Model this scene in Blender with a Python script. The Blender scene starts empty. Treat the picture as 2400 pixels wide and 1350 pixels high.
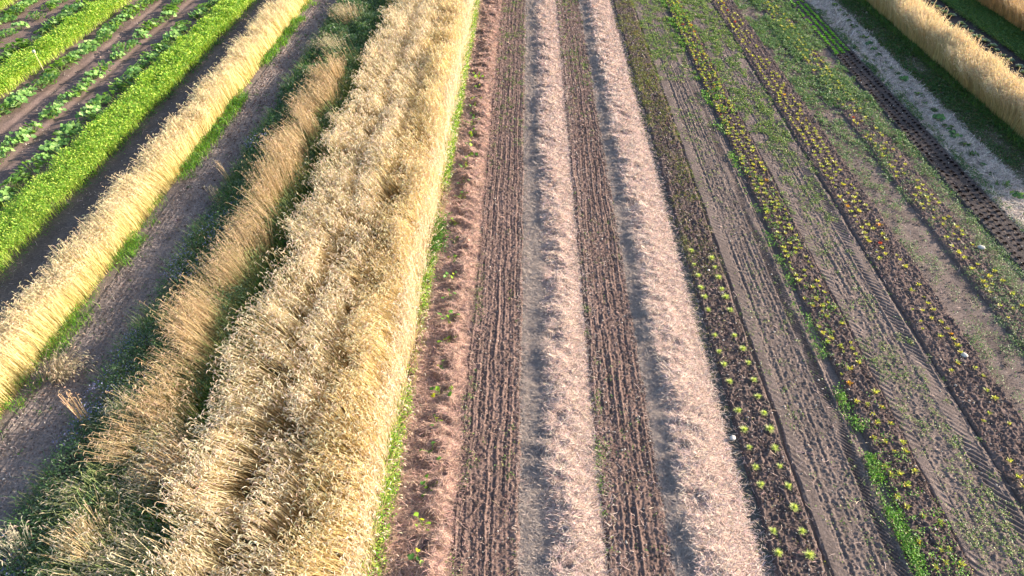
import bpy, math
import numpy as np
from mathutils import Vector

S = bpy.context.scene
C = S.collection
R = np.random.default_rng(7)
rad = math.radians

# ------------------------------------------------------------------ camera
H = 14.0
PITCH, YAW = rad(40.47), rad(1.09)
cam_d = bpy.data.cameras.new('camera')
cam_d.lens, cam_d.sensor_width = 24.0, 36.0
cam_d.clip_end = 6000
cam = bpy.data.objects.new('camera', cam_d)
C.objects.link(cam)
cam.location = (0, 0, H)
cam.rotation_euler = (rad(90) - PITCH, 0, YAW)
S.camera = cam

# ------------------------------------------------------------------ sky, sun, exposure
SUN_EL, SUN_AZ = rad(19), rad(14)          # azimuth from +X (across the rows) towards +Y (along them)
w = bpy.data.worlds.new('World')
S.world = w
w.use_nodes = True
nt = w.node_tree
sky = nt.nodes.new('ShaderNodeTexSky')
sky.sky_type = 'NISHITA'
sky.sun_disc = False
sky.sun_elevation = SUN_EL
sky.sun_rotation = rad(90) - SUN_AZ
sky.air_density, sky.dust_density, sky.ozone_density = 1.0, 1.5, 1.0
nt.links.new(sky.outputs[0], nt.nodes['Background'].inputs[0])
nt.nodes['Background'].inputs[1].default_value = 0.125
sv = Vector((math.cos(SUN_EL) * math.cos(SUN_AZ), math.cos(SUN_EL) * math.sin(SUN_AZ), math.sin(SUN_EL)))
sun_d = bpy.data.lights.new('sun', 'SUN')
sun_d.energy, sun_d.angle, sun_d.color = 5.0, rad(0.5), (1.0, 0.86, 0.68)
sun = bpy.data.objects.new('sun', sun_d)
C.objects.link(sun)
sun.rotation_euler = sv.to_track_quat('Z', 'Y').to_euler()
S.view_settings.view_transform = 'Standard'
S.view_settings.look = 'None'
S.view_settings.gamma = 1.0
S.view_settings.use_curve_mapping = False
S.view_settings.exposure = 1.5
S.cycles.max_bounces = 6
S.cycles.transparent_max_bounces = 4

# ------------------------------------------------------------------ helpers
def px(x, y):
    """a point of the ground from where it shows in the 2400 x 1350 photograph"""
    Y = H / math.tan(PITCH + math.atan((y - 675) / 1600))
    return (x - 1240) / (y + 690) * H / math.cos(PITCH), Y

CY, SY, CP, SP = math.cos(YAW), math.sin(YAW), math.cos(PITCH), math.sin(PITCH)
def inview(X, Y, Z=0.0, mx=0.16, mt=0.12, mb=0.2):
    X, Y = np.asarray(X, float), np.asarray(Y, float)
    rx, fy = X * CY + Y * SY, -X * SY + Y * CY
    dz = Z - H
    depth = fy * CP - dz * SP
    up = fy * SP + dz * CP
    depth = np.maximum(depth, 0.01)
    u, v = rx / depth * 1600 / 1200, up / depth * 1600 / 675
    return (np.abs(u) < 1 + 2 * mx) & (v < 1 + 2 * mt) & (v > -1 - 2 * mb)

def hsh(ix, iy, s):
    n = (ix.astype(np.int64) * 374761393 + iy.astype(np.int64) * 668265263 + s * 974711) & 0xffffffff
    n = ((n ^ (n >> 13)) * 1274126177) & 0xffffffff
    n = ((n ^ (n >> 16)) * 2246822519) & 0xffffffff
    return ((n ^ (n >> 15)) & 0xffff) / 65535.0
def vn(x, y, s=0):
    x, y = np.broadcast_arrays(np.asarray(x, float), np.asarray(y, float))
    ix, iy = np.floor(x), np.floor(y)
    fx, fy = x - ix, y - iy
    fx, fy = fx * fx * (3 - 2 * fx), fy * fy * (3 - 2 * fy)
    a, b = hsh(ix, iy, s), hsh(ix + 1, iy, s)
    c, d = hsh(ix, iy + 1, s), hsh(ix + 1, iy + 1, s)
    return (a + (b - a) * fx) + ((c + (d - c) * fx) - (a + (b - a) * fx)) * fy   # 0..1
def fbm(x, y, s=0, o=3):
    t, a, n = 0, 1.0, 0
    for k in range(o):
        t = t + a * vn(x * 2 ** k, y * 2 ** k, s + 17 * k); n += a; a *= 0.55
    return t / n
def ss(a, b, x):
    t = np.clip((x - a) / (b - a), 0, 1)
    return t * t * (3 - 2 * t)
def col3(c): return np.array(c, float)

class Geo:
    def __init__(self): self.V, self.Q, self.T, self.K, self.n = [], [], [], [], 0
    def add(self, V, Q=None, T=None, K=(1, 1, 1)):
        V = np.asarray(V, float).reshape(-1, 3)
        K = np.asarray(K, float)
        if K.ndim == 1: K = np.broadcast_to(K, V.shape)
        self.V.append(V); self.K.append(K.reshape(-1, 3))
        if Q is not None: self.Q.append(np.asarray(Q, np.int64).reshape(-1, 4) + self.n)
        if T is not None: self.T.append(np.asarray(T, np.int64).reshape(-1, 3) + self.n)
        self.n += len(V)
    def mesh(self, name, mat, smooth=False):
        V = np.concatenate(self.V); K = np.concatenate(self.K)
        Q = np.concatenate(self.Q) if self.Q else np.zeros((0, 4), np.int64)
        T = np.concatenate(self.T) if self.T else np.zeros((0, 3), np.int64)
        m = bpy.data.meshes.new(name)
        m.vertices.add(len(V)); m.vertices.foreach_set('co', V.astype(np.float32).ravel())
        loops = np.concatenate([Q.ravel(), T.ravel()]).astype(np.int32)
        m.loops.add(len(loops)); m.loops.foreach_set('vertex_index', loops)
        st = np.concatenate([np.arange(len(Q)) * 4, len(Q) * 4 + np.arange(len(T)) * 3]).astype(np.int32)
        m.polygons.add(len(st)); m.polygons.foreach_set('loop_start', st)
        if smooth: m.polygons.foreach_set('use_smooth', np.ones(len(st), bool))
        a = m.attributes.new('tint', 'FLOAT_COLOR', 'POINT')
        a.data.foreach_set('color', np.concatenate([K, np.ones((len(K), 1))], 1).astype(np.float32).ravel())
        m.materials.append(mat)
        m.update(calc_edges=True); m.validate()
        return m
    def obj(self, name, mat, smooth=False, parent=None):
        o = bpy.data.objects.new(name, self.mesh(name, mat, smooth))
        C.objects.link(o)
        if parent is not None: o.parent = parent
        return o

def tag(o, label, cat, kind=None, group=None):
    o['label'] = label
    if cat: o['category'] = cat
    if kind: o['kind'] = kind
    if group: o['group'] = group
    return o

def ribbon(g, P, W, K):
    """N ribbons: centre lines P (N,k,3), half widths W (N,k,3), colours K (N,k,3)"""
    N, k = P.shape[:2]
    V = np.stack([P - W, P + W], 2)
    b = (np.arange(N) * k * 2)[:, None] + (np.arange(k - 1) * 2)[None, :]
    Q = np.stack([b, b + 1, b + 3, b + 2], -1)
    g.add(V, Q=Q, K=np.repeat(K[:, :, None, :], 2, 2).reshape(-1, 3))

def spindle(g, P, D, r, K):
    """N three-sided ears: centre lines P (N,k,3), a direction across D (N,3), radii r (k), colours K (N,3)"""
    N, k = P.shape[:2]
    T = P[:, -1] - P[:, 0]
    T /= np.linalg.norm(T, axis=1, keepdims=True) + 1e-9
    A = np.cross(T, D); A /= np.linalg.norm(A, axis=1, keepdims=True) + 1e-9
    B = np.cross(T, A)
    V = np.zeros((N, k, 3, 3))
    for j in range(3):
        a = j * 2.0944
        V[:, :, j] = P + r[None, :, None] * (math.cos(a) * A + math.sin(a) * B)[:, None, :]
    b = (np.arange(N) * k * 3)[:, None] + (np.arange(k - 1) * 3)[None, :]
    Q = np.stack([np.stack([b + j, b + (j + 1) % 3, b + 3 + (j + 1) % 3, b + 3 + j], -1) for j in range(3)], 2)
    g.add(V, Q=Q, K=np.repeat(K, k * 3, 0))

def unit(v): return v / (np.linalg.norm(v, axis=-1, keepdims=True) + 1e-9)
def leaves(g, B, D, L, Wd, K, droop=0.15):
    """N small folded leaves from base B along D, length L, half width Wd, colours K"""
    N = len(B)
    up = np.tile([0, 0, 1.0], (N, 1)) + R.normal(0, .25, (N, 3))
    side = unit(np.cross(D, up))
    nrm = np.cross(side, D)
    L = np.broadcast_to(L, (N,))[:, None]; Wd = np.broadcast_to(Wd, (N,))[:, None]
    mid = B + D * L * 0.5
    tip = B + D * L - np.array([0, 0, 1.0]) * L * droop
    V = np.stack([B, mid - side * Wd + nrm * Wd * .25, tip, mid + side * Wd + nrm * Wd * .25], 1)
    q = (np.arange(N) * 4)[:, None] + np.array([0, 1, 2, 3])
    g.add(V, Q=q, K=np.repeat(K, 4, 0))

def disc(g, c, n, r, K, lobes=5, cup=.18):
    """one broad lobed leaf as a fan"""
    n = unit(np.asarray(n, float)); a = unit(np.cross(n, [0.3, .8, .1])); b = np.cross(n, a)
    m = 11
    t = np.arange(m) / m * 2 * np.pi + R.uniform(0, 6)
    rr = r * (1 + .13 * np.cos(lobes * t) + R.normal(0, .05, m))
    rr[0] *= .45
    rim = np.asarray(c) + rr[:, None] * (np.cos(t)[:, None] * a + np.sin(t)[:, None] * b) + n * (cup * r * np.cos(2 * t) + .1 * r)[:, None]
    V = np.vstack([[c], rim])
    T = [[0, 1 + i, 1 + (i + 1) % m] for i in range(m)]
    k = np.asarray(K, float)
    g.add(V, T=T, K=np.vstack([k * 1.1, np.repeat([k], m, 0) * R.uniform(.85, 1.1, (m, 1))]))

def jit(c, N, s=.15, h=.06):
    c = np.asarray(c, float)
    k = c * np.clip(R.normal(1, s, (N, 1)), .35, 1.8) * np.clip(R.normal(1, h, (N, 3)), .6, 1.4)
    return np.clip(k, .003, .95)

def mixc(cols, wts, N, s=.15):
    cols = np.asarray(cols, float)
    i = R.choice(len(cols), N, p=np.asarray(wts, float) / np.sum(wts))
    return np.clip(cols[i] * np.clip(R.normal(1, s, (N, 1)), .4, 1.7), .003, .95)

# ------------------------------------------------------------------ materials
def material(name, rough=.9, noise=0.0, scale=20, bump=0.0, bscale=60, trans=0.0, spec=.25, tcol=(1, 1, 1)):
    m = bpy.data.materials.new(name)
    m.use_nodes = True
    n, l = m.node_tree.nodes, m.node_tree.links
    p = n['Principled BSDF']
    p.inputs['Roughness'].default_value = rough
    p.inputs['Specular IOR Level'].default_value = spec
    at = n.new('ShaderNodeAttribute'); at.attribute_name = 'tint'
    c = at.outputs['Color']
    if noise:
        tc = n.new('ShaderNodeNewGeometry')
        nz = n.new('ShaderNodeTexNoise'); nz.inputs['Scale'].default_value = scale; nz.inputs['Detail'].default_value = 6
        nz.inputs['Roughness'].default_value = .7
        l.new(tc.outputs['Position'], nz.inputs['Vector'])
        mr = n.new('ShaderNodeMapRange')
        mr.inputs[1].default_value, mr.inputs[2].default_value = .3, .7
        mr.inputs[3].default_value, mr.inputs[4].default_value = 1 - noise, 1 + noise
        l.new(nz.outputs['Fac'], mr.inputs[0])
        mx = n.new('ShaderNodeVectorMath'); mx.operation = 'SCALE'
        l.new(c, mx.inputs[0]); l.new(mr.outputs[0], mx.inputs['Scale'])
        c = mx.outputs[0]
        if bump:
            nb = n.new('ShaderNodeTexNoise'); nb.inputs['Scale'].default_value = bscale; nb.inputs['Detail'].default_value = 4
            l.new(tc.outputs['Position'], nb.inputs['Vector'])
            bp = n.new('ShaderNodeBump'); bp.inputs['Strength'].default_value = bump; bp.inputs['Distance'].default_value = .02
            l.new(nb.outputs['Fac'], bp.inputs['Height'])
            l.new(bp.outputs[0], p.inputs['Normal'])
    l.new(c, p.inputs['Base Color'])
    if trans:
        tr = n.new('ShaderNodeBsdfTranslucent')
        vm = n.new('ShaderNodeVectorMath'); vm.operation = 'MULTIPLY'
        l.new(c, vm.inputs[0]); vm.inputs[1].default_value = tcol
        l.new(vm.outputs[0], tr.inputs['Color'])
        ms = n.new('ShaderNodeMixShader'); ms.inputs[0].default_value = trans
        l.new(p.outputs[0], ms.inputs[1]); l.new(tr.outputs[0], ms.inputs[2])
        l.new(ms.outputs[0], n['Material Output'].inputs[0])
    return m

M_soil = material('tilled_earth', 1.0, .45, 22, .9, 55, spec=.08)
M_straw = material('dry_straw', .8, .22, 45, .7, 70, trans=.12, spec=.2)
M_stalk = material('ripe_grain', .6, trans=.3, spec=.25, tcol=(1.12, 1.05, .88))
M_leaf = material('green_leaf', .5, trans=.38, spec=.35, tcol=(1.25, 1.25, .5))
M_stone = material('field_stone', .8, .2, 30, .4, 40)
M_wood = material('pale_wood', .7, .15, 40)

SOIL = col3((.165, .112, .097)); DSOIL = col3((.112, .082, .075)); BLACK = col3((.032, .029, .031))
PALE = col3((.182, .142, .128)); STRAW = col3((.54, .405, .345)); BSTRAW = col3((.43, .285, .23)); DSTRAW = col3((.385, .32, .285))

# ------------------------------------------------------------------ the ground sheet
def grow(a, n, f, sgn):
    out, d, x = [], .3, a
    for _ in range(n):
        d *= f; x += sgn * d; out.append(x)
    return out
gx = np.arange(-38, 32.01, .09)
gy = np.arange(3, 52.01, .08)
xs = np.concatenate([grow(-38, 22, 1.45, -1)[::-1], gx, grow(32, 22, 1.45, 1)])
ys = np.concatenate([grow(3, 21, 1.45, -1)[::-1], gy, grow(52, 22, 1.45, 1)])

def ground_col(X, Y):
    n = fbm(X * .8, Y * .35, 3)
    m = fbm(X * 3, Y * 1.4, 5)
    Xw = X + (fbm(X * 1.5, Y * 1.5, 9) - .5) * .35
    K = np.zeros(X.shape + (3,)) + col3((.16, .125, .10))
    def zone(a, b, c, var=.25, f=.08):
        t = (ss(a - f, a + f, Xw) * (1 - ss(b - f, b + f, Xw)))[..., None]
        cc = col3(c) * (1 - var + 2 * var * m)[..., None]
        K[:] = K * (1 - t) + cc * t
    zone(-60, -18, (.165, .12, .108), .35)
    zone(-18.4, -14, (.13, .105, .095))
    zone(-13.4, -11, (.2, .165, .15))
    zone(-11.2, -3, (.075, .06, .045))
    zone(-3.3, -1.3, (.13, .09, .07))
    zone(4.9, 5.6, (.12, .115, .10))
    zone(8.2, 16.3, PALE * .88, .4)
    zone(17.4, 19.2, (.22, .21, .18), .3)
    zone(19.1, 21.6, (.12, .12, .075), .35)
    zone(21.6, 26, BLACK * 1.2, .3)
    zone(26, 60, (.11, .12, .06), .3)
    return K
def ground_z(X, Y):
    z = (fbm(X * 4, Y * 4, 21) - .5) * .035 + (fbm(X * 14, Y * 14, 23, 2) - .5) * .02 - .02
    z = z + -.06 * (ss(.28, .0, np.abs(X + 22.55 + .1 * (vn(X * 0, Y * .4, 2) - .5)))) - .05 * ss(.3, 0, np.abs(X + 20.85))
    z = z - .10 * (ss(-7.6, -7, X) * 0)
    return z
X, Y = np.meshgrid(xs, ys)
Z = ground_z(X, Y)
far = (X < -37) | (X > 31) | (Y < 4) | (Y > 51)
Z[far] = -.03
nx, ny = len(xs), len(ys)
idx = (np.arange(ny - 1)[:, None] * nx + np.arange(nx - 1)[None, :])
g = Geo()
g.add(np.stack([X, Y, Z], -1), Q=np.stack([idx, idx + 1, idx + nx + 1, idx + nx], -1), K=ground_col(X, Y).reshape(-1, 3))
tag(g.obj('ground', M_soil, True), 'bare brown field ground lying under all the crop strips', 'ground', 'structure')

# ------------------------------------------------------------------ strips laid on it
def ylines(a, b, lo=.019, k=.0019):
    out, y = [], a
    while y < b:
        out.append(y); y += max(lo, k * y)
    return np.array(out)
def yrange(x0, x1):
    yy = np.arange(4, 52, .25)
    v = inview(np.full_like(yy, x0), yy) | inview(np.full_like(yy, x1), yy)
    yy = yy[v]
    return yy.min() - .3, yy.max()
def strip(g, x0, x1, hf, cf, res=.02, yr=None):
    """a finely modelled strip of ground between x0 and x1; its edges wander a little and dip below the ground sheet"""
    ya, yb = yr or yrange(x0, x1)
    ys = ylines(ya, yb)
    n = int((x1 - x0) / res) + 1
    u = np.linspace(0, 1, n)
    U, Y = np.meshgrid(u, ys)
    wl = (fbm(Y[:, :1] * .9, Y[:, :1] * 0 + x0, 31) - .5) * .16
    wr = (fbm(Y[:, :1] * .9, Y[:, :1] * 0 + x1, 37) - .5) * .16
    X = x0 + wl + (x1 - x0 + wr - wl) * U
    d = np.minimum(U, 1 - U) * (x1 - x0)
    Z = hf(X, Y, d)
    Z = Z * ss(0, .10, d) - .06 * (1 - ss(0, .07, d))
    ny = len(ys)
    i = (np.arange(ny - 1)[:, None] * n + np.arange(n - 1)[None, :])
    g.add(np.stack([X, Y, Z], -1), Q=np.stack([i, i + 1, i + n + 1, i + n], -1), K=cf(X, Y, Z).reshape(-1, 3))

def clods(X, Y, s, a=.03):
    c = fbm(X * 9, Y * 9, s, 3) - .5
    f = vn(X * 21, Y * 21, s + 5)
    q = vn(X * 12, Y * 12, s + 6)
    return a * c * 1.5 + a * 1.3 * np.maximum(f - .55, 0) * 2 + a * 1.1 * np.maximum(q - .68, 0) * 2

def tilled(x0, x1, n, hgt=.07, amp=.028, cl=.03, s=1):
    def hf(X, Y, d):
        Xw = X + (fbm(X * 2.5, Y * .6, s) - .5) * .16 + (fbm(X * 9, Y * 5, s + 9, 2) - .5) * .03
        ph = (Xw - x0) / (x1 - x0) * n
        r = .65 * np.cos(ph * 2 * np.pi + s) + .5 * np.cos(ph * 4.6 * np.pi + 2 * s)
        gate = np.clip(2.6 * (fbm(X * 3, Y * .5, s + 2) - .25), .4, 1.2) * (.8 + .4 * vn(X * 12, Y * 7, s + 8))
        return hgt * (.75 + .5 * fbm(X, Y * .7, s + 6)) + amp * r * gate + clods(X, Y, s + 3, cl)
    return hf
def soilcol(base, s, var=.3):
    def cf(X, Y, Z):
        m = fbm(X * 5, Y * 2, s); f = vn(X * 30, Y * 30, s + 3)
        k = (1 - var + 2 * var * m) * (.8 + .4 * f)
        return base * k[..., None]
    return cf

def bed(x0, x1, n, base, label, **kw):
    g = Geo(); s = int(abs(x0 * 13)) + 3
    yr = kw.pop('yr', None)
    strip(g, x0, x1, tilled(x0, x1, n, s=s, **kw), soilcol(base, s), yr=yr)
    return tag(g.obj('tilled_bed', M_soil, True), label, 'soil bed', 'structure')

bed(-1.50, .06, 7, SOIL * 1.0, 'brown seedbed with lengthwise drill ridges left of the first pale straw windrow', amp=.022, cl=.03)
bed(1.83, 3.36, 7, SOIL * .95, 'brown seedbed with lengthwise ridges between the two pale straw windrows', amp=.018, cl=.03)
bed(5.44, 6.58, 4, DSOIL * 1.05, 'dark crumbly raised bed holding two rows of feathery lime green seedlings', hgt=.07, amp=.012, cl=.05)
bed(8.62, 9.68, 3, DSOIL * 1.05, 'dark raised bed of yellow chard beside the clear tyre track', hgt=.07, amp=.014, cl=.045)
bed(11.5, 12.95, 4, DSOIL * 1.15, 'middle dark raised bed of yellow chard between two weedy paths', hgt=.06, amp=.014, cl=.045)
bed(14.3, 15.55, 4, DSOIL * 1.2, 'weedy chard bed left of the black soil strip', hgt=.05, amp=.014, cl=.04)
bed(16.2, 17.45, 3, col3((.075, .062, .06)), 'black soil strip planted with tiny dark lettuces and bright lettuces beyond', hgt=.06, amp=.008, cl=.016)
bed(-13.15, -11.3, 11, col3((.20, .165, .15)), 'shaded brown seedbed with fine drill lines between golden strip and dark weeds', hgt=.01, amp=.014, cl=.022)

# tyre tracks: straight furrow lines between two rows of slanting lug prints
def lugs(X, Y, xa, xb, step, depth, sk=1.0):
    inside = ss(xa - .03, xa + .02, X) * (1 - ss(xb - .02, xb + .03, X))
    ph = ((Y + sk * (X - xa)) / step + .5 * fbm(X * 1.5, Y * .9, 79) + .25 * vn(X * 7, Y * 5, 81)) % 1
    rim = .012 * (np.exp(-((X - xa + .05) / .03) ** 2) + np.exp(-((X - xb - .05) / .03) ** 2)) * (.4 + vn(X * 4, Y * 4, 83))
    return rim - depth * inside * ss(.15, .4, ph) * (1 - ss(.75, .95, ph)) * np.clip(2.2 * (fbm(X * 3, Y * .7, 77) - .22), .1, 1.15)
def trackbed(x0, x1, spec, n, label, base=PALE * .82, yr=None):
    def hf(X, Y, d):
        Xw = X + (fbm(X * 2, Y * .4, 61) - .5) * .08
        Xw = Xw + (fbm(X * 9, Y * 4, 69, 2) - .5) * .03
        wv = .6 * np.cos((Xw - x0) * n * 2 * np.pi) + .5 * np.cos((Xw - x0) * n * 1.63 * 2 * np.pi + 1)
        z = .02 + .016 * wv * np.clip(2.4 * (fbm(X * 3, Y * .4, 63) - .25), .35, 1.1) + clods(X, Y, 65, .026)
        for (a, b, st, de) in spec:
            t = ss(a - .03, a, X) * (1 - ss(b, b + .03, X))
            z = z * (1 - t) + .045 * t + lugs(X, Y, a, b, st, de)
        return z
    def cf(X, Y, Z):
        m = fbm(X * 5, Y * 1.5, 67)
        K = base * (.75 + .5 * m)[..., None] * (.8 + .4 * vn(X * 30, Y * 30, 5))[..., None]
        return K
    g = Geo()
    strip(g, x0, x1, hf, cf, yr=yr)
    return tag(g.obj('tyre_track', M_soil, True), label, 'tyre track', 'structure')
trackbed(6.56, 8.52, [(6.66, 6.92, .21, .012), (7.98, 8.26, .118, .06)], 5.2, 'bare greyish wheelway with two lines of slanting tyre lug prints and fine ridges between')
trackbed(9.62, 11.54, [(9.66, 9.92, .22, .028), (10.98, 11.32, .19, .055)], 4.5, 'weedy grey path with slanting tyre prints between the first and middle chard beds', base=PALE * .9)

# ------------------------------------------------------------------ straw mulch
sq_px = [(1003, 1325), (1015, 1238), (1025, 1155), (1035, 1072), (1045, 998), (1052, 930), (1055, 872), (1065, 810), (1068, 757), (1072, 708),
         (1078, 657), (1083, 616), (1082, 577), (1080, 533), (1095, 470), (1102, 437), (1105, 403), (1112, 380), (1113, 350), (1118, 325), (1118, 298),
         (1122, 278), (1124, 255), (1126, 240), (1131, 212), (1132, 190)]
squash = [px(*p) for p in sq_px]
co_px = [(1958, 12), (1970, 24), (1980, 35), (1990, 48), (2003, 61), (2015, 74), (2026, 88), (2038, 101), (2052, 114), (2063, 128), (2078, 145),
         (2090, 157), (2105, 171), (2120, 185), (2136, 203), (2155, 220), (2170, 238), (2190, 255), (2202, 276), (2222, 294), (2240, 313),
         (2262, 336), (2283, 357), (2303, 379), (2324, 400), (2350, 425), (2386, 452)]
courg = [px(*p) for p in co_px]

def strands(g, xf, yr, dens, zf, base, Lr=(.05, .36), wd=.0039, s=.42, dark_x=None):
    x0, x1 = xf
    ya, yb = yr
    N = int((x1 - x0) * (yb - ya) * dens)
    x = R.uniform(x0, x1, N)
    # fewer but wider strands with distance
    u = R.uniform(0, 1, N)
    y = ya + (yb - ya) * u ** 1.25
    k = inview(x, y, mx=.06, mt=.05, mb=.08); x, y = x[k], y[k]; N = len(x)
    z = zf(x, y)
    L = R.uniform(*Lr, N); a = R.normal(0, 1.0, N)
    wide = wd * np.clip(y / 14, 1, 2.6)
    d = np.stack([np.cos(a), np.sin(a), R.normal(0.05, .4, N)], 1)
    B = np.stack([x, y, z + .012], 1)
    c = np.stack([-np.sin(a), np.cos(a), np.zeros(N)], 1)
    P = np.stack([B - d * L[:, None] * .5, B + np.array([0, 0, .018]), B + d * L[:, None] * .5 + c * R.normal(0, .03, N)[:, None]], 1)
    P[:, :, 2] = np.maximum(P[:, :, 2], zf(P[:, :, 0], P[:, :, 1]) - .01)
    W = np.repeat((c * wide[:, None])[:, None, :], 3, 1)
    K = dark_mix(jit(base, N, s, .05), x, y, dark_x)
    ribbon(g, P, W, np.repeat(K[:, None, :], 3, 1))

def windrow_h(x0, x1, crest, h, s, wr=.09, fine=.03, dents=()):
    def hf(X, Y, d=None):
        cx = crest + (fbm(Y * .5, Y * 0, s) - .5) * .55
        left = ss(cx - .5, cx, X + (fbm(X * 2, Y * 1.9, s + 1) - .5) * .45)
        right = 1 - ss(cx, x1 + .05, X) ** 1.2
        prof = np.where(X < cx, left, right)
        # crosswise wrinkles of the dumped straw
        wk = .6 * (fbm(X * .9, Y * 2.6 + X * .8, s + 2, 3) - .5) + .6 * (fbm(X * 3.2, Y * 5.2, s + 4, 3) - .5)
        big = fbm(X * 1.2, Y * 1.1, s + 5, 2) - .5
        z = .03 + h * prof * (1 + .6 * big) + wr * 2.4 * wk * np.clip(prof * 1.6, .08, 1) * (.45 + .55 * ss(x1, cx + .1, X))
        pk = np.maximum(fbm(X * 2.0 + 7, Y * 3.0, s + 11, 2) - .56, 0) * ss(x1 - .25, cx + .15, X)
        z = z - wr * 4.0 * pk * np.clip(prof * 2, 0, 1)
        z = z + fine * (fbm(X * 9, Y * 9, s + 7, 2) - .5)
        for (dx, dy) in dents:
            r2 = ((X - dx) ** 2 + (Y - dy) ** 2)
            z = z - .2 * np.exp(-r2 / .022) + .05 * np.exp(-(np.sqrt(r2) - .27) ** 2 / .01)
        return np.maximum(z, .008)
    return hf
def dark_mix(base, X, Y, dark_x):  # straw blends to a darker, greyer tone towards the left side
    if dark_x is None: return base
    t = ss(dark_x + .12, dark_x - .2, X + (fbm(X * 2, Y * 1.5, 55) - .5) * .3)[..., None]
    return base * (1 - t) + DSTRAW * t
def strawcol(base, s, var=.2, dark_x=None):
    def cf(X, Y, Z):
        m = fbm(X * 2.5, Y * 2.5, s); f = vn(X * 28, Y * 28, s + 3)
        return dark_mix(base, X, Y, dark_x) * ((1 - var + 2 * var * m) * (.86 + .28 * f))[..., None]
    return cf
def mulch(x0, x1, hf, base, label, dens, res=.022, dark_x=None, **kw):
    g = Geo()
    yr = yrange(x0, x1)
    strip(g, x0, x1, hf, strawcol(base * .84, int(abs(x0) * 7), dark_x=dark_x), res=res)
    strands(g, (x0 - .03, x1 + .03), yr, dens, lambda x, y: hf(x, y, None), base * 1.1, dark_x=dark_x, **kw)
    return tag(g.obj('straw_mulch', M_straw, True), label, 'straw', 'stuff')

h_sq = windrow_h(-2.95, -1.42, -2.0, .14, 101, .24, .10, [(x + .07, y + .03) for x, y in squash])
h_s1 = windrow_h(.02, 1.85, .96, .165, 111, .12, .06)
h_s2 = windrow_h(3.3, 5.13, 4.06, .175, 121, .12, .06)
h_mu = windrow_h(17.5, 19.15, 18.6, .06, 131, .035, .03, courg)
mulch(-2.95, -1.42, h_sq, BSTRAW, 'brownish straw mulch row dotted with young squash plants beside the standing grain', 900)
mulch(.02, 1.85, h_s1, STRAW, 'pale wrinkled straw windrow between the two ridged brown seedbeds', 1000, dark_x=.70)
mulch(3.3, 5.13, h_s2, STRAW * 1.04, 'pale wrinkled straw windrow beside the bed of feathery lime green seedlings', 1000, dark_x=3.82)
mulch(17.5, 19.15, h_mu, col3((.48, .41, .36)), 'flat greyish straw mulch row with dark green courgette plants along it', 500)

def loose_straw(zones, label):
    g = Geo()
    for (x0, x1, dens, z, c) in zones:
        strands(g, (x0, x1), yrange(x0, x1), dens, lambda x, y: np.full(np.shape(x), z), c, Lr=(.06, .2), wd=.0035)
    return tag(g.obj('loose_straw', M_straw, True), label, 'straw', 'stuff')
loose_straw([(-1.6, -1.1, 110, .085, BSTRAW), (-1.1, 0, 18, .085, BSTRAW), (-.15, .25, 90, .07, STRAW * .8), (1.75, 2.2, 110, .08, STRAW), (2.2, 3.2, 16, .08, STRAW), (3.2, 3.5, 90, .06, STRAW * .8),
             (5.1, 5.5, 130, .03, STRAW), (5.5, 6.6, 12, .09, STRAW), (6.6, 16, 7, .05, STRAW * .9), (-3.4, -2.8, 90, .05, BSTRAW * 1.2), (-13.3, -12.6, 40, .03, STRAW), (-12.6, -11.2, 10, .03, STRAW),
             (-17, -14.6, 10, .02, STRAW * .8), (19, 19.6, 120, .03, STRAW * .9), (19.6, 21, 60, .04, STRAW * .7)], 'loose straw bits scattered over the soil beside the straw rows')

# ------------------------------------------------------------------ standing grain
def stalks(g, bx, by, h, lean, stem, ear, earL=.10, sw=.0045, droop=1.0, gradient=None, er=.0085, z0=0.0, fs=.8):
    """N bent stalks with nodding ears; lean (N,2) is the sideways run of the stem top per metre of stem"""
    N = len(bx)
    lw = np.clip(by / 15, 1, 2.1)
    t = np.array([0, .35, .7, 1.0])
    lx, ly = lean[:, 0], lean[:, 1]
    k = 1 / np.sqrt(1 + lx ** 2 + ly ** 2)
    P = np.zeros((N, 4, 3))
    for i, s in enumerate(t):
        q = s ** 1.5
        P[:, i, 0] = bx + lx * h * k * q
        P[:, i, 1] = by + ly * h * k * q
        P[:, i, 2] = z0 + h * (k * .55 + .45 * (k * s + (1 - s))) * s
    a = R.uniform(0, np.pi, N)
    sd = np.stack([np.cos(a), np.sin(a), np.zeros(N)], 1)
    W = sd[:, None, :] * (sw * lw)[:, None, None] * np.array([1.1, 1, .9, .7])[None, :, None]
    K0 = jit(stem, N, .16, .05)
    K = np.repeat(K0[:, None, :], 4, 1)
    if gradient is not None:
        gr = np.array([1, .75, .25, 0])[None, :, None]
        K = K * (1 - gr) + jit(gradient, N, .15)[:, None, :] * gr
    ribbon(g, P, W, K)
    # nodding ear
    hd = unit(np.stack([lx, ly, np.zeros(N)], 1) + R.normal(0, .45, (N, 3)) * np.array([1, 1, 0]))
    E = np.zeros((N, 4, 3)); E[:, 0] = P[:, 3]
    ang = R.normal(.75, .4, N)
    dr = droop * R.uniform(.55, 1.1, N)
    for i in range(1, 4):
        ang2 = ang - dr * i * .75
        E[:, i] = E[:, i - 1] + (hd * np.cos(ang2)[:, None] + np.array([0, 0, 1.0]) * np.sin(ang2)[:, None]) * (earL / 3 * R.uniform(.8, 1.2, N))[:, None]
    r = np.array([.45, 1, .9, .2]) * er
    Ke = jit(ear, N, .16, .05)
    far = by > 22
    for m, f in ((~far, 1.0), (far, 1.2)):
        if m.any(): spindle(g, E[m], sd[m], r * f, Ke[m])

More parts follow.
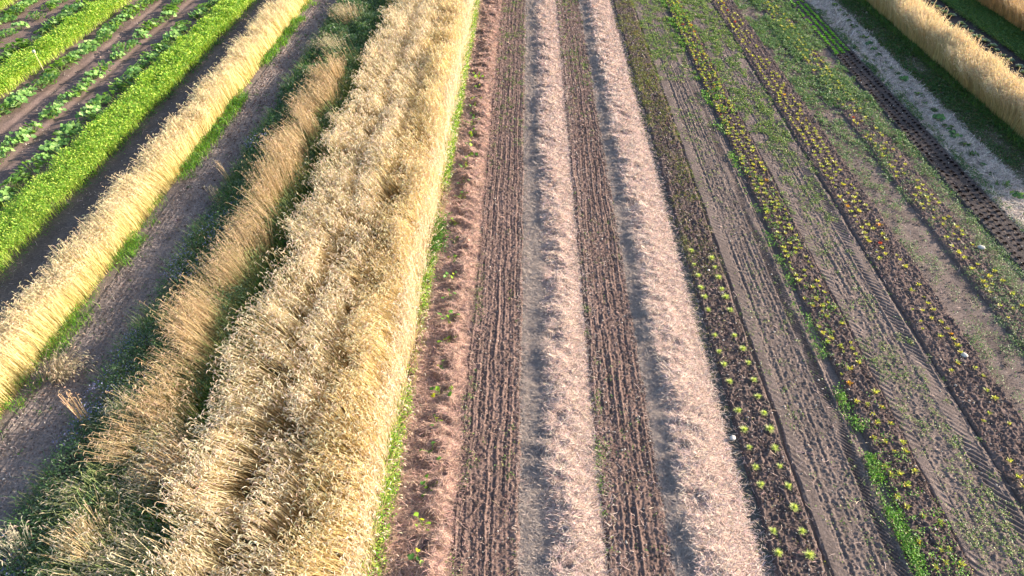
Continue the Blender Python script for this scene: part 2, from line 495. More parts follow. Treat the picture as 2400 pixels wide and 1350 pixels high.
def scatter(x0, x1, dens, ya=None, yb=None, falloff=1.0, mx=.07, edge=0.0):
    a, b = yrange(x0, x1)
    ya = a if ya is None else ya; yb = b if yb is None else yb
    N = int((x1 - x0) * (yb - ya) * dens)
    x = R.uniform(x0, x1, N); y = R.uniform(ya, yb, N)
    keep = R.uniform(0, 1, N) < np.clip((14 / np.maximum(y, 14)) ** falloff, .25, 1)
    keep &= inview(x, y, 1.0, mx=mx, mt=.06, mb=.10)
    x, y = x[keep], y[keep]
    if edge:
        x = x + (fbm(y * .8, y * 0 + x0, 7) - .5) * edge
    return x, y

def wheat_lean(x, y, base, s=0, amp=.5):
    return np.stack([base[0] + amp * (fbm(x * .9, y * .7, 201 + s) - .5) * 2 + R.normal(0, .14, len(x)),
                     base[1] + amp * (fbm(x * .9, y * .7, 207 + s) - .5) * 2 + R.normal(0, .14, len(x))], 1)

STEM = col3((.65, .54, .34)); EAR = col3((.83, .73, .58))
g = Geo()
x, y = scatter(-7.45, -3.2, 480, falloff=.4, edge=.14)
furrow = np.maximum(np.exp(-((x + 5.55 + .25 * (fbm(y * .25, y * 0, 5) - .5)) / .17) ** 2), .8 * np.exp(-((x + 4.35 + .3 * (fbm(y * .25, y * 0, 8) - .5)) / .13) ** 2))
thin = .35 * fbm(x * 1.3, y * .7, 209) + .65 * vn(x * 4.6, y * 4.0, 210)
edge = ss(-7.35, -6.8, x - .35 * ss(13, 8, y) + (fbm(y * .7, y * 0, 211) - .5) * .9)
k = (R.uniform(0, 1, len(x)) > .9 * furrow) & (R.uniform(0, 1, len(x)) < edge + .05) & (R.uniform(0, 1, len(x)) < np.maximum(.05 + 3.0 * (thin - .33), .9 * ss(-3.9, -3.5, x)))
x, y, furrow = x[k], y[k], furrow[k]
h = (1.3 + .24 * (fbm(x * .8, y * .8, 203) - .5) * 2) * R.normal(1, .06, len(x)) * (1 - .3 * furrow)
gold = x + 1.2 * (fbm(x * .6, y * .5, 231) - .5) > -4.45  # sun-side stalks get a brighter gold: sunlight put into the colour
for k, st_, er_ in ((~gold, STEM, EAR), (gold, col3((.72, .57, .29)), col3((.82, .71, .50)))):
    stalks(g, x[k], y[k], h[k], wheat_lean(x[k], y[k], (-.42, -.05)), st_, er_, earL=.14, gradient=(.44, .30, .12), er=.009, droop=1.3)  # gap shade put into the colour: stem feet darker than the tops
x, y = scatter(-3.5, -3.1, 480, falloff=.3, edge=.2)
lw_ = np.stack([R.normal(-.14, .2, len(x)), R.normal(0, .2, len(x))], 1)
stalks(g, x, y, R.uniform(.55, 1.25, len(x)), lw_, (.74, .63, .45), EAR, earL=.13, gradient=(.68, .56, .38), er=.009)
tag(g.obj('rye_stand', M_stalk), 'wide stand of ripe pale rye with nodding ears running down the middle of the field', 'rye', 'stuff')

g = Geo()
x, y = scatter(-14.25, -13.42, 1000, falloff=.5, edge=.12)
h = (.98 + .2 * (fbm(x * 1.2, y * .9, 213) - .5) * 2) * R.normal(1, .10, len(x)) * np.where(R.uniform(0, 1, len(x)) < .06, 1.2, 1)
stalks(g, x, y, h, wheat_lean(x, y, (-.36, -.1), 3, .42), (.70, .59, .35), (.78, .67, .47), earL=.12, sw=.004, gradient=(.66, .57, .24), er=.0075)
tag(g.obj('rye_strip', M_stalk), 'narrow bright golden rye strip with green weeds at its foot left of the wide rye stand', 'rye', 'stuff')

g = Geo()
x, y = scatter(21.05, 22.1, 1200, falloff=.1, edge=.15)
h = (1.48 + .24 * (fbm(x * 1.2, y * .9, 217) - .5) * 2) * R.normal(1, .10, len(x))
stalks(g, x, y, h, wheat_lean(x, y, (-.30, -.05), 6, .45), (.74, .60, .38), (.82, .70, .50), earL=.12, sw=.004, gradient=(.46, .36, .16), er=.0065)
tag(g.obj('rye_strip', M_stalk), 'narrow pale rye strip between shaded grass and black soil with cabbages', 'rye', 'stuff')
g = Geo()
x, y = scatter(27.9, 29.6, 700, falloff=.3, edge=.15, ya=28)
h = 1.1 * R.normal(1, .09, len(x))
stalks(g, x, y, h, wheat_lean(x, y, (-.30, -.05), 6, .25), (.60, .44, .24), (.68, .52, .35), earL=.09, sw=.004, gradient=(.46, .34, .16), er=.0065)
tag(g.obj('rye_strip', M_stalk), 'rye strip at the far edge beyond the cabbages and the green grass strip', 'rye', 'stuff')

# brown leaning grass strip on the left of the wide stand
g = Geo()
x, y = scatter(-9.2, -8.35, 560, ya=9.4, yb=34, falloff=.5, edge=.4)
cl = fbm(x * 1.2, y * .8, 219)
k = (R.uniform(0, 1, len(x)) < (.45 + 1.5 * (cl - .3)) * (1 - ss(30, 34, y)))
x, y, cl = x[k], y[k], cl[k]
x = x + .35 * (fbm(y * 1.1, y * 0, 223) - .5)
h = (1.2 + .9 * (cl - .45)) * R.normal(1, .2, len(x))
stalks(g, x, y, h, wheat_lean(x, y, (-.36, -.06), 9, .6), (.45, .33, .19), (.57, .45, .31), earL=.13, sw=.004, gradient=(.33, .25, .11), er=.0075, droop=1.1)
x, y = scatter(-9.15, -7.5, 110, ya=6.2, yb=10.2, falloff=.2)
cl = fbm(x * 1.5, y * 1.3, 227)
k = R.uniform(0, 1, len(x)) < 3.0 * (cl - .36); x, y, cl = x[k], y[k], cl[k]
stalks(g, x, y, (.85 + .7 * (cl - .45)) * R.normal(1, .12, len(x)), wheat_lean(x, y, (-.85, -.02), 12, .5), (.40, .40, .26), (.62, .56, .42), earL=.13, sw=.004, gradient=(.20, .27, .11), er=.008, droop=1.1)
x, y = scatter(-9.6, -8.1, 150, ya=6.5, yb=34, falloff=.3)
stalks(g, x, y, R.uniform(.6, 1.0, len(x)), wheat_lean(x, y, (-.5, 0), 15, .5), (.26, .34, .12), (.40, .42, .2), earL=.1, sw=.005, er=.006)
tag(g.obj('tall_grass', M_stalk), 'ragged strip of brown leaning rye between the dark flowering weeds and the wide stand', 'tall grass', 'stuff')

# ------------------------------------------------------------------ leafy stuff
def foliage(g, x, y, top, per, L, Wd, cols, wts, spread=.12, low=.15, droop=.2, tilt=.5):
    n = len(x)
    X = np.repeat(x, per) + R.normal(0, spread, n * per); Y = np.repeat(y, per) + R.normal(0, spread, n * per)
    T = np.repeat(np.broadcast_to(top, (n,)), per)
    Z = T * (low + (1 - low) * np.sqrt(R.uniform(0, 1, n * per)))
    a = R.uniform(0, 2 * np.pi, n * per)
    D = unit(np.stack([np.cos(a), np.sin(a), R.normal(tilt, .5, n * per)], 1))
    sc = R.uniform(.6, 1.25, n * per) * np.clip(Y / 18, 1, 1.7)
    leaves(g, np.stack([X, Y, Z], 1), D, L * sc, Wd * sc, mixc(cols, wts, n * per), droop)
def grassblades(g, x, y, h, cols, wts, lean=(-.15, 0), sw=.006, curl=.5):
    n = len(x)
    a = R.uniform(0, 2 * np.pi, n)
    lx = lean[0] + np.cos(a) * R.uniform(.1, .7, n); ly = lean[1] + np.sin(a) * R.uniform(.1, .7, n)
    h = np.broadcast_to(h, (n,)) * R.uniform(.6, 1.2, n)
    P = np.zeros((n, 3, 3))
    for i, s in enumerate((0, .55, 1.0)):
        P[:, i, 0] = x + lx * h * s ** 1.7; P[:, i, 1] = y + ly * h * s ** 1.7; P[:, i, 2] = h * (s - .28 * curl * s * s)
    sd = np.stack([-np.sin(a), np.cos(a), np.zeros(n)], 1)
    W = sd[:, None, :] * (sw * np.clip(y / 15, 1, 2))[:, None, None] * np.array([1, .8, .15])[None, :, None]
    ribbon(g, P, W, np.repeat(mixc(cols, wts, n)[:, None, :], 3, 1))

G1, G2, G3, G4 = (.085, .23, .03), (.17, .38, .04), (.36, .55, .08), (.54, .64, .13)
D1, D2, D3 = (.05, .105, .045), (.07, .15, .06), (.10, .16, .11)

def green_strip(x0, x1, top, dens, label, ya=None):
    g = Geo()
    x, y = scatter(x0, x1, dens, ya=ya, falloff=.4, edge=.25)
    hump = ss(x0 - .2, x0 + .25, x) * (1 - ss(x1 - .3, x1 + .25, x))
    t = top * (.6 + .5 * hump) * (.55 + .9 * fbm(x * 1.6, y * 1.2, 301))
    foliage(g, x, y, t, 10, .08, .015, (G2, G3, G4, (.10, .22, .04)), (3, 4, 3, 1), .09, .1, tilt=.9)
    x2, y2 = scatter(x0 - .1, x1 + .1, dens * .9, ya=ya, falloff=.4, edge=.25)
    grassblades(g, x2, y2, top * 1.1, (G3, G4, (.3, .36, .08)), (3, 3, 1), sw=.005)
    return tag(g.obj('green_manure', M_leaf), label, 'green crop', 'stuff')
green_strip(-18.35, -16.85, .52, 210, 'bright green leafy strip between the dark soil path and the shaded pumpkin row')
green_strip(-25.75, -24.5, .58, 210, 'bright green leafy strip between two pairs of pumpkin rows at upper left')
green_strip(-33.2, -31.6, .6, 180, 'bright green leafy strip cut by the top left corner of the photo', ya=36)

# dark flowering weeds between the left seedbed and the brown strip
g = Geo()
x, y = scatter(-11.75, -8.3, 100, falloff=.2)
t = (.25 + .38 * ss(-11.7, -10.3, x)) * (.35 + 1.3 * fbm(x * 1.5, y * 1.0, 311))
lim = ss(-11.45, -10.95, x + (fbm(y * .6, y * 0, 313) - .5) * .6)
k = R.uniform(0, 1, len(x)) < lim
x, y, t = x[k], y[k], t[k]
foliage(g, x, y, t, 9, .085, .016, (D1, D2, D3, (.09, .19, .06), (.15, .22, .12), (.22, .26, .2)), (2.5, 3, 3, 3, 2, 1), .10, .15, tilt=.8)
x2, y2 = scatter(-11.3, -8.3, 190, falloff=.2)
pat = fbm(x2 * .9, y2 * .7, 317)
k = pat > .44; x2, y2 = x2[k], y2[k]
grassblades(g, x2, y2, .58, ((.08, .2, .04), (.12, .25, .06), (.26, .28, .16), (.38, .34, .24)), (3, 3, 2, 1.5), (-.25, 0), sw=.006)
tag(g.obj('weeds', M_leaf), 'dark green flowering weed strip in shade left of the brown leaning grass', 'weeds', 'stuff')
g = Geo()
x, y = scatter(-11.2, -9.0, 85, yb=28, falloff=.2)
pat = fbm(x * .8, y * .6, 319)
k = pat > .5; x, y = x[k], y[k]
foliage(g, x, y, .55, 3, .04, .017, ((.15, .17, .38), (.24, .26, .46), (.28, .25, .42)), (3, 2, 1), .07, .75)
tag(g.obj('blue_flowers', M_leaf), 'small blue blossoms scattered over the dark weed strip', 'flowers', 'stuff')

# green undergrowth in the gap beside and under the wide stand, bottom left corner included
g = Geo()
x, y = scatter(-10.4, -7.4, 90, ya=5.8, yb=10.5, falloff=.2)
foliage(g, x, y, .6 * (.3 + 1.2 * fbm(x * 1.4, y * 1.2, 329)), 9, .085, .015, (D2, D3, G1, (.16, .22, .14), (.22, .26, .19)), (3, 3, 2, 2, 1), .11, .15, tilt=.8)
x, y = scatter(-8.75, -7.3, 110, falloff=.4)
foliage(g, x, y, .22 * (.5 + fbm(x, y, 321)), 8, .08, .016, (G1, D2, (.06, .15, .03)), (3, 3, 2), .1, .15)
grassblades(g, *scatter(-8.75, -7.2, 120, falloff=.4), .4, (G1, G2, (.25, .24, .1)), (3, 2, 1.3), (-.2, 0))
x, y = scatter(-7.2, -3.3, 22, falloff=.4)
foliage(g, x, y, .3, 6, .09, .016, (D2, G1), (2, 1), .1, .2)
tag(g.obj('undergrowth', M_leaf), 'dark green undergrowth in the gap along the left foot of the wide rye stand', 'weeds', 'stuff')

# lush margin on the sunny foot of the wide stand
g = Geo()
x, y = scatter(-3.28, -2.86, 330, falloff=.3, edge=.1)
pat = fbm(y * .55, y * 0 + 3, 323)
far = ss(20, 26, y)
k = R.uniform(0, 1, len(x)) < np.clip(.25 + far + 2.2 * (pat - .42), 0, 1); x, y, pat = x[k], y[k], pat[k]
foliage(g, x, y, .16 + .2 * pat + .12 * ss(20, 26, y), 7, .055, .017, (G1, G2, G3, G4), (2, 3, 3, 1.5), .05, .1)
grassblades(g, *scatter(-3.28, -2.8, 160, falloff=.3), .26, (G2, G3, G4, (.4, .33, .15)), (2, 3, 2, 1), (.15, 0), sw=.004)
tag(g.obj('weeds', M_leaf), 'bright green weed margin between the foot of the wide rye stand and the brown straw', 'weeds', 'stuff')
# clover patch
g = Geo()
bx, by = px(1042, 570)
n = 260
x, y = bx + R.normal(0, .13, n), by + R.normal(0, .75, n)
foliage(g, x, y, .3, 7, .06, .024, ((.06, .16, .03), (.085, .21, .035), G2), (2, 3, 2), .05, .2)
tag(g.obj('clover_patch', M_leaf), 'dense round-leaved dark green clover patch bulging from the rye margin', 'clover', 'stuff')

# weeds at the foot of the left golden strip
g = Geo()
x, y = scatter(-13.55, -12.8, 130, falloff=.35, edge=.3)
pat = fbm(x * .7, y * .55, 325)
k = R.uniform(0, 1, len(x)) < np.clip(3.2 * (pat - .3), 0, 1) * (1 - ss(-13.2, -12.8, x)); x, y = x[k], y[k]
foliage(g, x, y, .2, 7, .07, .013, (D2, G1, G2), (2, 3, 3), .09, .1)
grassblades(g, np.repeat(x, 3) + R.normal(0, .1, len(x) * 3), np.repeat(y, 3) + R.normal(0, .1, len(x) * 3), .32, (G1, G2, G3, (.3, .28, .12)), (3, 3, 2, 1), (.1, 0))
x, y = scatter(-16.95, -16.5, 40, falloff=.3)
foliage(g, x, y, .1, 6, .06, .015, (D2, G1), (2, 1), .1, .1)
tag(g.obj('weeds', M_leaf), 'patchy green weeds along the sunny foot of the golden rye strip', 'weeds', 'stuff')

# low weeds of the paths on the right
def low_weeds(zones, label, cols, wts, per=7, L=.04, Wd=.014, top=.06):
    g = Geo()
    for (x0, x1, dens, thr, gain, ya, yb) in zones:
        zb = .06 if any(a <= .5 * (x0 + x1) <= b for a, b in ((-1.5, .06), (1.83, 3.36), (5.44, 6.58), (8.62, 9.68), (14.3, 15.55))) else 0
        x, y = scatter(x0, x1, dens, ya=ya, yb=yb, falloff=.25, mx=.05)
        pat = .55 * fbm(x * 1.3, y * .5, 331, 2) + .45 * vn(x * 4, y * 2.6, 333) + .03
        k = R.uniform(0, 1, len(x)) < np.clip(gain * (pat - thr), 0, 1); x, y, pat = x[k], y[k], pat[k]
        foliage(g, x, y, top * (.6 + 1.6 * np.maximum(pat - thr, 0)) + .02 + zb, per, L, Wd, cols, wts, .045, .2)
    return tag(g.obj('weeds', M_leaf), label, 'weeds', 'stuff')
WC = ((.12, .22, .06), (.19, .30, .08), (.30, .36, .12), (.07, .15, .05), (.38, .38, .17))
WW = (3, 3, 2, 2, 1)
low_weeds([(9.68, 11.0, 130, .4, 3, None, None), (10.9, 11.55, 80, .47, 3.5, None, None), (9.65, 11.5, 90, .34, 3, 26, None)], 'low weeds sprawling over the path between the first and middle chard beds', WC, WW)
WB = ((.09, .20, .08), (.14, .26, .09), (.22, .30, .14), (.06, .13, .06), (.33, .34, .17))
low_weeds([(12.9, 14.4, 140, .41, 3.2, None, None), (12.9, 14.4, 110, .32, 3, 26, None)], 'low weeds sprawling over the path right of the middle chard bed', WB, WW)
low_weeds([(14.3, 16.2, 110, .38, 3, None, None), (15.3, 16.15, 150, .32, 3.5, None, None), (14.0, 16.2, 120, .3, 3, 30, None)], 'low weeds thick around the weedy chard bed beside the black soil', WB, WW)
low_weeds([(8.32, 8.66, 260, .47, 4, None, 12.5), (8.35, 8.65, 130, .48, 3, None, None), (8.7, 9.6, 60, .42, 3, None, None)], 'green weed fringe between the tyre track and the first chard bed', (G1, G2, (.17, .34, .06), (.3, .33, .1)), (3, 3, 2, 1), 8, .05, .016, .12)
low_weeds([(5.1, 5.45, 60, .4, 3, None, None), (5.45, 6.6, 190, .32, 2.6, 17, None), (5.45, 6.6, 18, .45, 3, None, 17)], 'yellowish weeds over the far part of the bed of feathery seedlings', ((.18, .22, .05), (.28, .28, .07), (.12, .17, .05), (.3, .2, .07)), (3, 2, 2, 1.3), 6, .032, .012, .05)
low_weeds([(6.6, 8.3, 45, .45, 3, None, None), (6.5, 8.6, 150, .36, 3, 32, None)], 'sparse sprouting weeds on the bare wheelway', WC, WW, 5)
low_weeds([(-1.45, 0, 14, .5, 3, None, None), (-1.5, -1.2, 90, .47, 3, None, 22), (-1.4, 0, 40, .4, 2.5, 25, None)], 'sparse weeds sprouting on the first ridged seedbed', WC, WW, 6)
low_weeds([(1.85, 3.35, 12, .5, 3, None, None), (1.85, 2.1, 150, .45, 3, None, 17), (1.9, 3.3, 45, .4, 2.5, 28, None)], 'sparse weeds sprouting on the second ridged seedbed', WC, WW, 6)
low_weeds([(-13.0, -11.3, 10, .5, 3, None, None)], 'few weeds sprouting on the shaded left seedbed', (D2, G1), (2, 1), 7, .05, .014, .06)
low_weeds([(17.4, 17.75, 120, .42, 3.5, None, None), (17.6, 18.1, 40, .52, 3, None, None)], 'weeds creeping over the near edge of the grey straw row', ((.06, .15, .06), (.10, .19, .07), (.15, .22, .08)), (3, 3, 1), 7, .05, .016, .1)
g = Geo()
x, y = scatter(19.15, 21.2, 130, falloff=.3)
pat = fbm(x * 1.1, y * .6, 341)
k = R.uniform(0, 1, len(x)) < np.clip(.3 + 2.2 * (pat - .35) + .6 * ss(20.3, 20.9, x), 0, 1); x, y = x[k], y[k]
foliage(g, x, y, .09, 8, .075, .013, ((.05, .13, .04), (.08, .18, .05), (.14, .17, .07), (.2, .18, .1)), (3, 3, 1.5, 1), .1, .1)
x, y = scatter(20.5, 21.15, 200, falloff=.3)
grassblades(g, x, y, .3, ((.06, .15, .03), (.09, .2, .04), (.14, .24, .05)), (2, 2, 1))
tag(g.obj('grass', M_leaf), 'shaded green grass path between grey straw row and pale rye strip', 'grass', 'stuff')
g = Geo()
x, y = scatter(25.9, 28, 150, falloff=.2, ya=26)
foliage(g, x, y, .1, 8, .08, .014, ((.06, .15, .04), (.09, .2, .05), (.14, .22, .06)), (3, 3, 2), .1, .1)
tag(g.obj('grass', M_leaf), 'green grass path at upper right between the cabbages and the far rye strip', 'grass', 'stuff')

# ------------------------------------------------------------------ loose stones and stems
def pebbles(zones, label):
    g = Geo()
    oct_v = np.array([[1, 0, 0], [0, 1, 0], [-1, 0, 0], [0, -1, 0], [0, 0, 1], [0, 0, -1]], float)
    oct_t = np.array([[0, 1, 4], [1, 2, 4], [2, 3, 4], [3, 0, 4], [1, 0, 5], [2, 1, 5], [3, 2, 5], [0, 3, 5]])
    for (x0, x1, dens, z, rr) in zones:
        x, y = scatter(x0, x1, dens, falloff=.4, mx=.03)
        n = len(x)
        r = rr * np.exp(R.normal(0, .4, n))
        V = oct_v[None] * (r[:, None] * R.uniform(.6, 1.3, (n, 3)))[:, None, :] + R.normal(0, .15, (n, 6, 3)) * r[:, None, None]
        V = V + np.stack([x, y, np.full(n, z)], 1)[:, None, :]
        T = (np.arange(n) * 6)[:, None, None] + oct_t[None]
        K = mixc(((.42, .38, .34), (.3, .26, .23), (.55, .5, .46), (.2, .16, .14)), (3, 3, 1.2, 2), n)
        g.add(V, T=T, K=np.repeat(K, 6, 0))
    return tag(g.obj('gravel', M_stone), label, 'pebbles', 'stuff')
pebbles([(-1.45, .02, 22, .10, .013), (1.88, 3.32, 22, .10, .013), (5.5, 6.5, 40, .13, .013), (6.6, 8.4, 18, .05, .013), (8.65, 9.6, 40, .13, .013),
         (9.7, 11.4, 12, .04, .014), (11.55, 12.9, 28, .11, .014), (14.3, 15.5, 16, .1, .016), (16.2, 17.4, 10, .1, .016)], 'small pale pebbles strewn over the tilled beds on the right')
pebbles([(-13.0, -11.3, 14, .03, .014), (-24, -18.5, 5, .01, .02), (-16.8, -15, 5, .01, .016)], 'small pale pebbles strewn over the soil left of the rye')

def clod_layer(zones, label):
    g = Geo()
    ov = np.array([[1, 0, 0], [0, 1, 0], [-1, 0, 0], [0, -1, 0], [0, 0, 1]], float)
    ot = np.array([[0, 1, 4], [1, 2, 4], [2, 3, 4], [3, 0, 4]])
    for (x0, x1, dens, z, rr, base) in zones:
        x, y = scatter(x0, x1, dens, falloff=.5, mx=.03)
        n = len(x)
        r = rr * np.exp(R.normal(0, .35, n)) * np.clip(y / 16, 1, 1.8)
        V = ov[None] * (r[:, None] * R.uniform(.6, 1.3, (n, 3)))[:, None, :] + R.normal(0, .22, (n, 5, 3)) * r[:, None, None]
        V = V + np.stack([x, y, z + R.uniform(-.012, .014, n)], 1)[:, None, :]
        T = (np.arange(n) * 5)[:, None, None] + ot[None]
        g.add(V, T=T, K=np.repeat(jit(base, n, .25), 5, 0))
    return tag(g.obj('soil_clods', M_soil), label, 'soil clods', 'stuff')
clod_layer([(-1.42, 0, 200, .075, .016, SOIL * 1.05), (1.88, 3.32, 200, .075, .016, SOIL), (5.5, 6.5, 380, .075, .019, DSOIL), (8.65, 9.62, 330, .075, .018, DSOIL),
            (11.55, 12.9, 260, .065, .018, DSOIL * 1.15), (14.35, 15.5, 180, .055, .018, DSOIL * 1.2), (6.95, 7.95, 120, .03, .014, PALE * .85), (9.9, 11, 120, .03, .014, PALE * .9),
            (-13, -11.4, 130, .015, .015, SOIL * .85), (12.95, 14.3, 70, .0, .018, PALE * .8)], 'crumbly brown soil clods lying on the tilled beds')

def stone(x, y, r, label, z=.08):
    bx, by = px(x, y)
    g = Geo()
    m, q = 7, 10
    V = [[0, 0, r * .62]]
    for i in range(1, m):
        th = math.pi * i / m
        for j in range(q):
            ph = 2 * math.pi * j / q
            f = 1 + .09 * math.sin(2 * ph + x) + .06 * math.cos(3 * ph + 2 * th)
            V.append([r * f * math.sin(th) * math.cos(ph) * 1.15, r * f * math.sin(th) * math.sin(ph), r * .62 * math.cos(th) * f])
    V.append([0, 0, -r * .62])
    T = [[0, 1 + j, 1 + (j + 1) % q] for j in range(q)]
    Q = []
    for i in range(m - 2):
        for j in range(q):
            a = 1 + i * q; Q.append([a + j, a + q + j, a + q + (j + 1) % q, a + (j + 1) % q])
    e = len(V) - 1
    T += [[e, e - q + (j + 1) % q, e - q + j] for j in range(q)]
    g.add(np.array(V), Q=Q, T=T, K=(.46, .44, .41))
    o = g.obj('stone', M_stone, True)
    o.location = (bx, by, z + r * .25)
    return tag(o, label, 'stone', None)
stone(1734, 1024, .075, 'round pale grey stone on the left edge of the bed of feathery seedlings')
stone(2302, 573, .10, 'whitish stone at the right edge of the weedy chard bed by the black soil')
stone(2266, 823, .085, 'grey stone lying in the middle chard bed', .07)

# stake among the upper left pumpkins
st = bpy.data.objects.new('marker_stake', None); C.objects.link(st)
sx, sy = px(107, 184)
st.location = (sx, sy, 0)
tag(st, 'thin pale stake with a small white tag standing among the upper left pumpkins', 'stake')
g = Geo()
P = np.array([[[0, 0, -.1], [-.03, 0, .6], [-.07, 0, 1.15]]]); 
spindle(g, P, np.array([[0, 1.0, 0]]), np.array([.018, .016, .014]), np.array([[.55, .48, .3]]))
g.obj('pole', M_wood, parent=st)
g = Geo()
g.add([[-.13, -.03, 1.1], [.0, .01, 1.12], [.0, .01, 1.26], [-.13, -.03, 1.24], [-.13, -.02, 1.1], [.0, .02, 1.12], [.0, .02, 1.26], [-.13, -.02, 1.24]],
      Q=[[0, 1, 2, 3], [7, 6, 5, 4], [0, 4, 5, 1], [1, 5, 6, 2], [2, 6, 7, 3], [3, 7, 4, 0]], K=(.75, .72, .62))
g.obj('tag', M_wood, parent=st)

# ------------------------------------------------------------------ planted crops, every plant an object of its own
ONES = 'zeroth first second third fourth fifth sixth seventh eighth ninth tenth eleventh twelfth thirteenth fourteenth fifteenth sixteenth seventeenth eighteenth nineteenth'.split()
TENS = {2: ('twentieth', 'twenty'), 3: ('thirtieth', 'thirty'), 4: ('fortieth', 'forty'), 5: ('fiftieth', 'fifty'), 6: ('sixtieth', 'sixty'), 7: ('seventieth', 'seventy'),
        8: ('eightieth', 'eighty'), 9: ('ninetieth', 'ninety')}
def nth(n):
    if n < 20: return ONES[n]
    if n >= 100: return 'hundredth' if n == 100 else 'hundred-and-' + nth(n - 100)
    t, o = divmod(n, 10)
    return TENS[t][0] if o == 0 else TENS[t][1] + '-' + ONES[o]

def put(mesh, name, x, y, z, rz, sc, label, cat, group):
    o = bpy.data.objects.new(name, mesh); C.objects.link(o)
    o.location = (x, y, z); o.rotation_euler = (0, 0, rz); o.scale = (sc, sc, sc)
    return tag(o, label, cat, None, group)

# -- squash seedlings: stem + a few broad leaves each
def squash_parts(v):
    n = 4 + v % 3
    stem = Geo(); lv = []
    for i in range(n):
        a = i * 2.4 + R.uniform(-.4, .4); r = R.uniform(.09, .30) if i else .03
        hz = R.uniform(.10, .24)
        c = np.array([math.cos(a) * r, math.sin(a) * r, hz])
        P = np.array([[[0, 0, -.06], c * [.45, .45, .75], c]])
        ribbon(stem, P, np.array([[[-math.sin(a) * .006, math.cos(a) * .006, 0]] * 3]), np.array([[[.22, .34, .08]] * 3]))
        g = Geo()
        K = mixc(((.10, .26, .04), (.24, .42, .04), (.42, .46, .03), (.07, .18, .04)), (3, 3, 1.3, 1.5), 1)[0]
        disc(g, c, [R.normal(.6, .3), R.normal(-.1, .3), 1], R.uniform(.045, .08), K)
        lv.append(g.mesh('leaf', M_leaf))
    return stem.mesh('stem', M_leaf), lv
proto = [squash_parts(v) for v in range(6)]
for i, (x, y) in enumerate(squash):
    e = bpy.data.objects.new('squash_plant', None); C.objects.link(e)
    e.location = (x, y, float(h_sq(np.array([x]), np.array([y]))[0]) + .05); e.rotation_euler = (0, 0, R.uniform(0, 6.28))
    s = R.uniform(.85, 1.2); e.scale = (s, s, s)
    tag(e, f'young squash plant, {nth(i + 1)} from near end of brown straw row beside rye', 'squash plant', None, 'young squash plants along the brown straw row')
    stem, lv = proto[i % 6]
    o = bpy.data.objects.new('stem', stem); C.objects.link(o); o.parent = e
    for m in lv:
        o = bpy.data.objects.new('leaf', m); C.objects.link(o); o.parent = e

# -- pumpkins and courgettes: a low mound of broad leaves on stalks
def big_plant(n, spread, hz, r, cols, wts, name):
    g = Geo()
    for i in range(n):
        a = R.uniform(0, 6.28); q = spread * math.sqrt(R.uniform(0, 1))
        c = np.array([math.cos(a) * q, math.sin(a) * q, hz * (1 - .5 * (q / spread) ** 2) * R.uniform(.6, 1.1)])
        P = np.array([[[c[0] * .3, c[1] * .3, 0], c * [.8, .8, .7], c]])
        ribbon(g, P, np.array([[[-math.sin(a) * .009, math.cos(a) * .009, 0]] * 3]), np.array([[[.16, .24, .07]] * 3]))
        disc(g, c, [R.normal(.7, .38), R.normal(-.1, .35), 1], r * R.uniform(.7, 1.2), mixc(cols, wts, 1)[0])
    return g.mesh(name, M_leaf)
PC = ((.14, .29, .07), (.23, .40, .10), (.34, .48, .18), (.09, .20, .06))
pump = [big_plant(26 + 4 * (v % 4), .43, .34, .092, PC, (3, 3, 1.5, 2), 'pumpkin_plant') for v in range(6)]
RW = [(-19.35, .6, .95, 'row shaded by the near green strip', 1.15), (-21.2, .62, .72, 'middle row on the sunny soil', 1.1), (-23.3, .6, .92, 'row just right of the upper green strip', 1.2),
      (-26.85, .6, .92, 'row just left of the upper green strip', 1.2), (-28.7, .8, .6, 'sparse row beyond the upper green strip', 1.1), (-30.4, .6, .9, 'row nearest the top left corner', 1.15)]
for (rx, sp, pr, desc, sc) in RW:
    ya, yb = yrange(rx, rx + .01)
    y = ya + 1.2; c = 0
    while y < yb - .2:
        y += sp * R.uniform(.8, 1.2)
        if R.uniform() < pr * (.55 + .9 * float(fbm(np.array(y * .35), np.array(rx), 401))) + .05 and inview(rx, y, .2, .02, .02, .02):
            c += 1
            put(pump[R.integers(6)], 'pumpkin_plant', rx + R.normal(0, .12), y, 0, R.uniform(0, 6.28), sc * R.uniform(.75, 1.15),
                f'leafy pumpkin, {nth(c)} from near end of the {desc}', 'pumpkin plant', 'pumpkin plants in the rows at upper left')
CC = ((.07, .17, .06), (.10, .22, .07), (.17, .28, .08), (.05, .12, .05))
cour = [big_plant(9 + v, .24, .2, .085, CC, (3, 3, 1, 2), 'courgette_plant') for v in range(5)]
for i, (x, y) in enumerate(reversed(courg)):
    small = R.uniform() < .2
    put(cour[i % 5], 'courgette_plant', x, y, float(h_mu(np.array([x]), np.array([y]))[0]) + .01, R.uniform(0, 6.28), R.uniform(.45, .6) if small else R.uniform(.8, 1.15),
        f'dark green courgette plant, {nth(i + 1)} from the near end of the grey straw row', 'courgette plant', 'courgette plants along the grey straw row')

# -- rosettes
def rosette(n, L, Wd, el, cols, wts, name, stem=None, rings=1, mat=None):
    g = Geo()
    for k in range(rings):
        m = n
        a = np.arange(m) / m * 6.283 + R.uniform(0, 6) + R.normal(0, .2, m)
        e = el + .35 * k + R.normal(0, .15, m)
        D = np.stack([np.cos(a) * np.cos(e), np.sin(a) * np.cos(e), np.sin(e)], 1)
        Ls = L * (1 - .22 * k) * R.uniform(.7, 1.2, m)
        B = D * np.array([.15, .15, .1]) * Ls[:, None]
        leaves(g, B, D, Ls, Wd * Ls / L, mixc(cols, wts, m), .22)
    return g.mesh(name, mat or M_leaf)

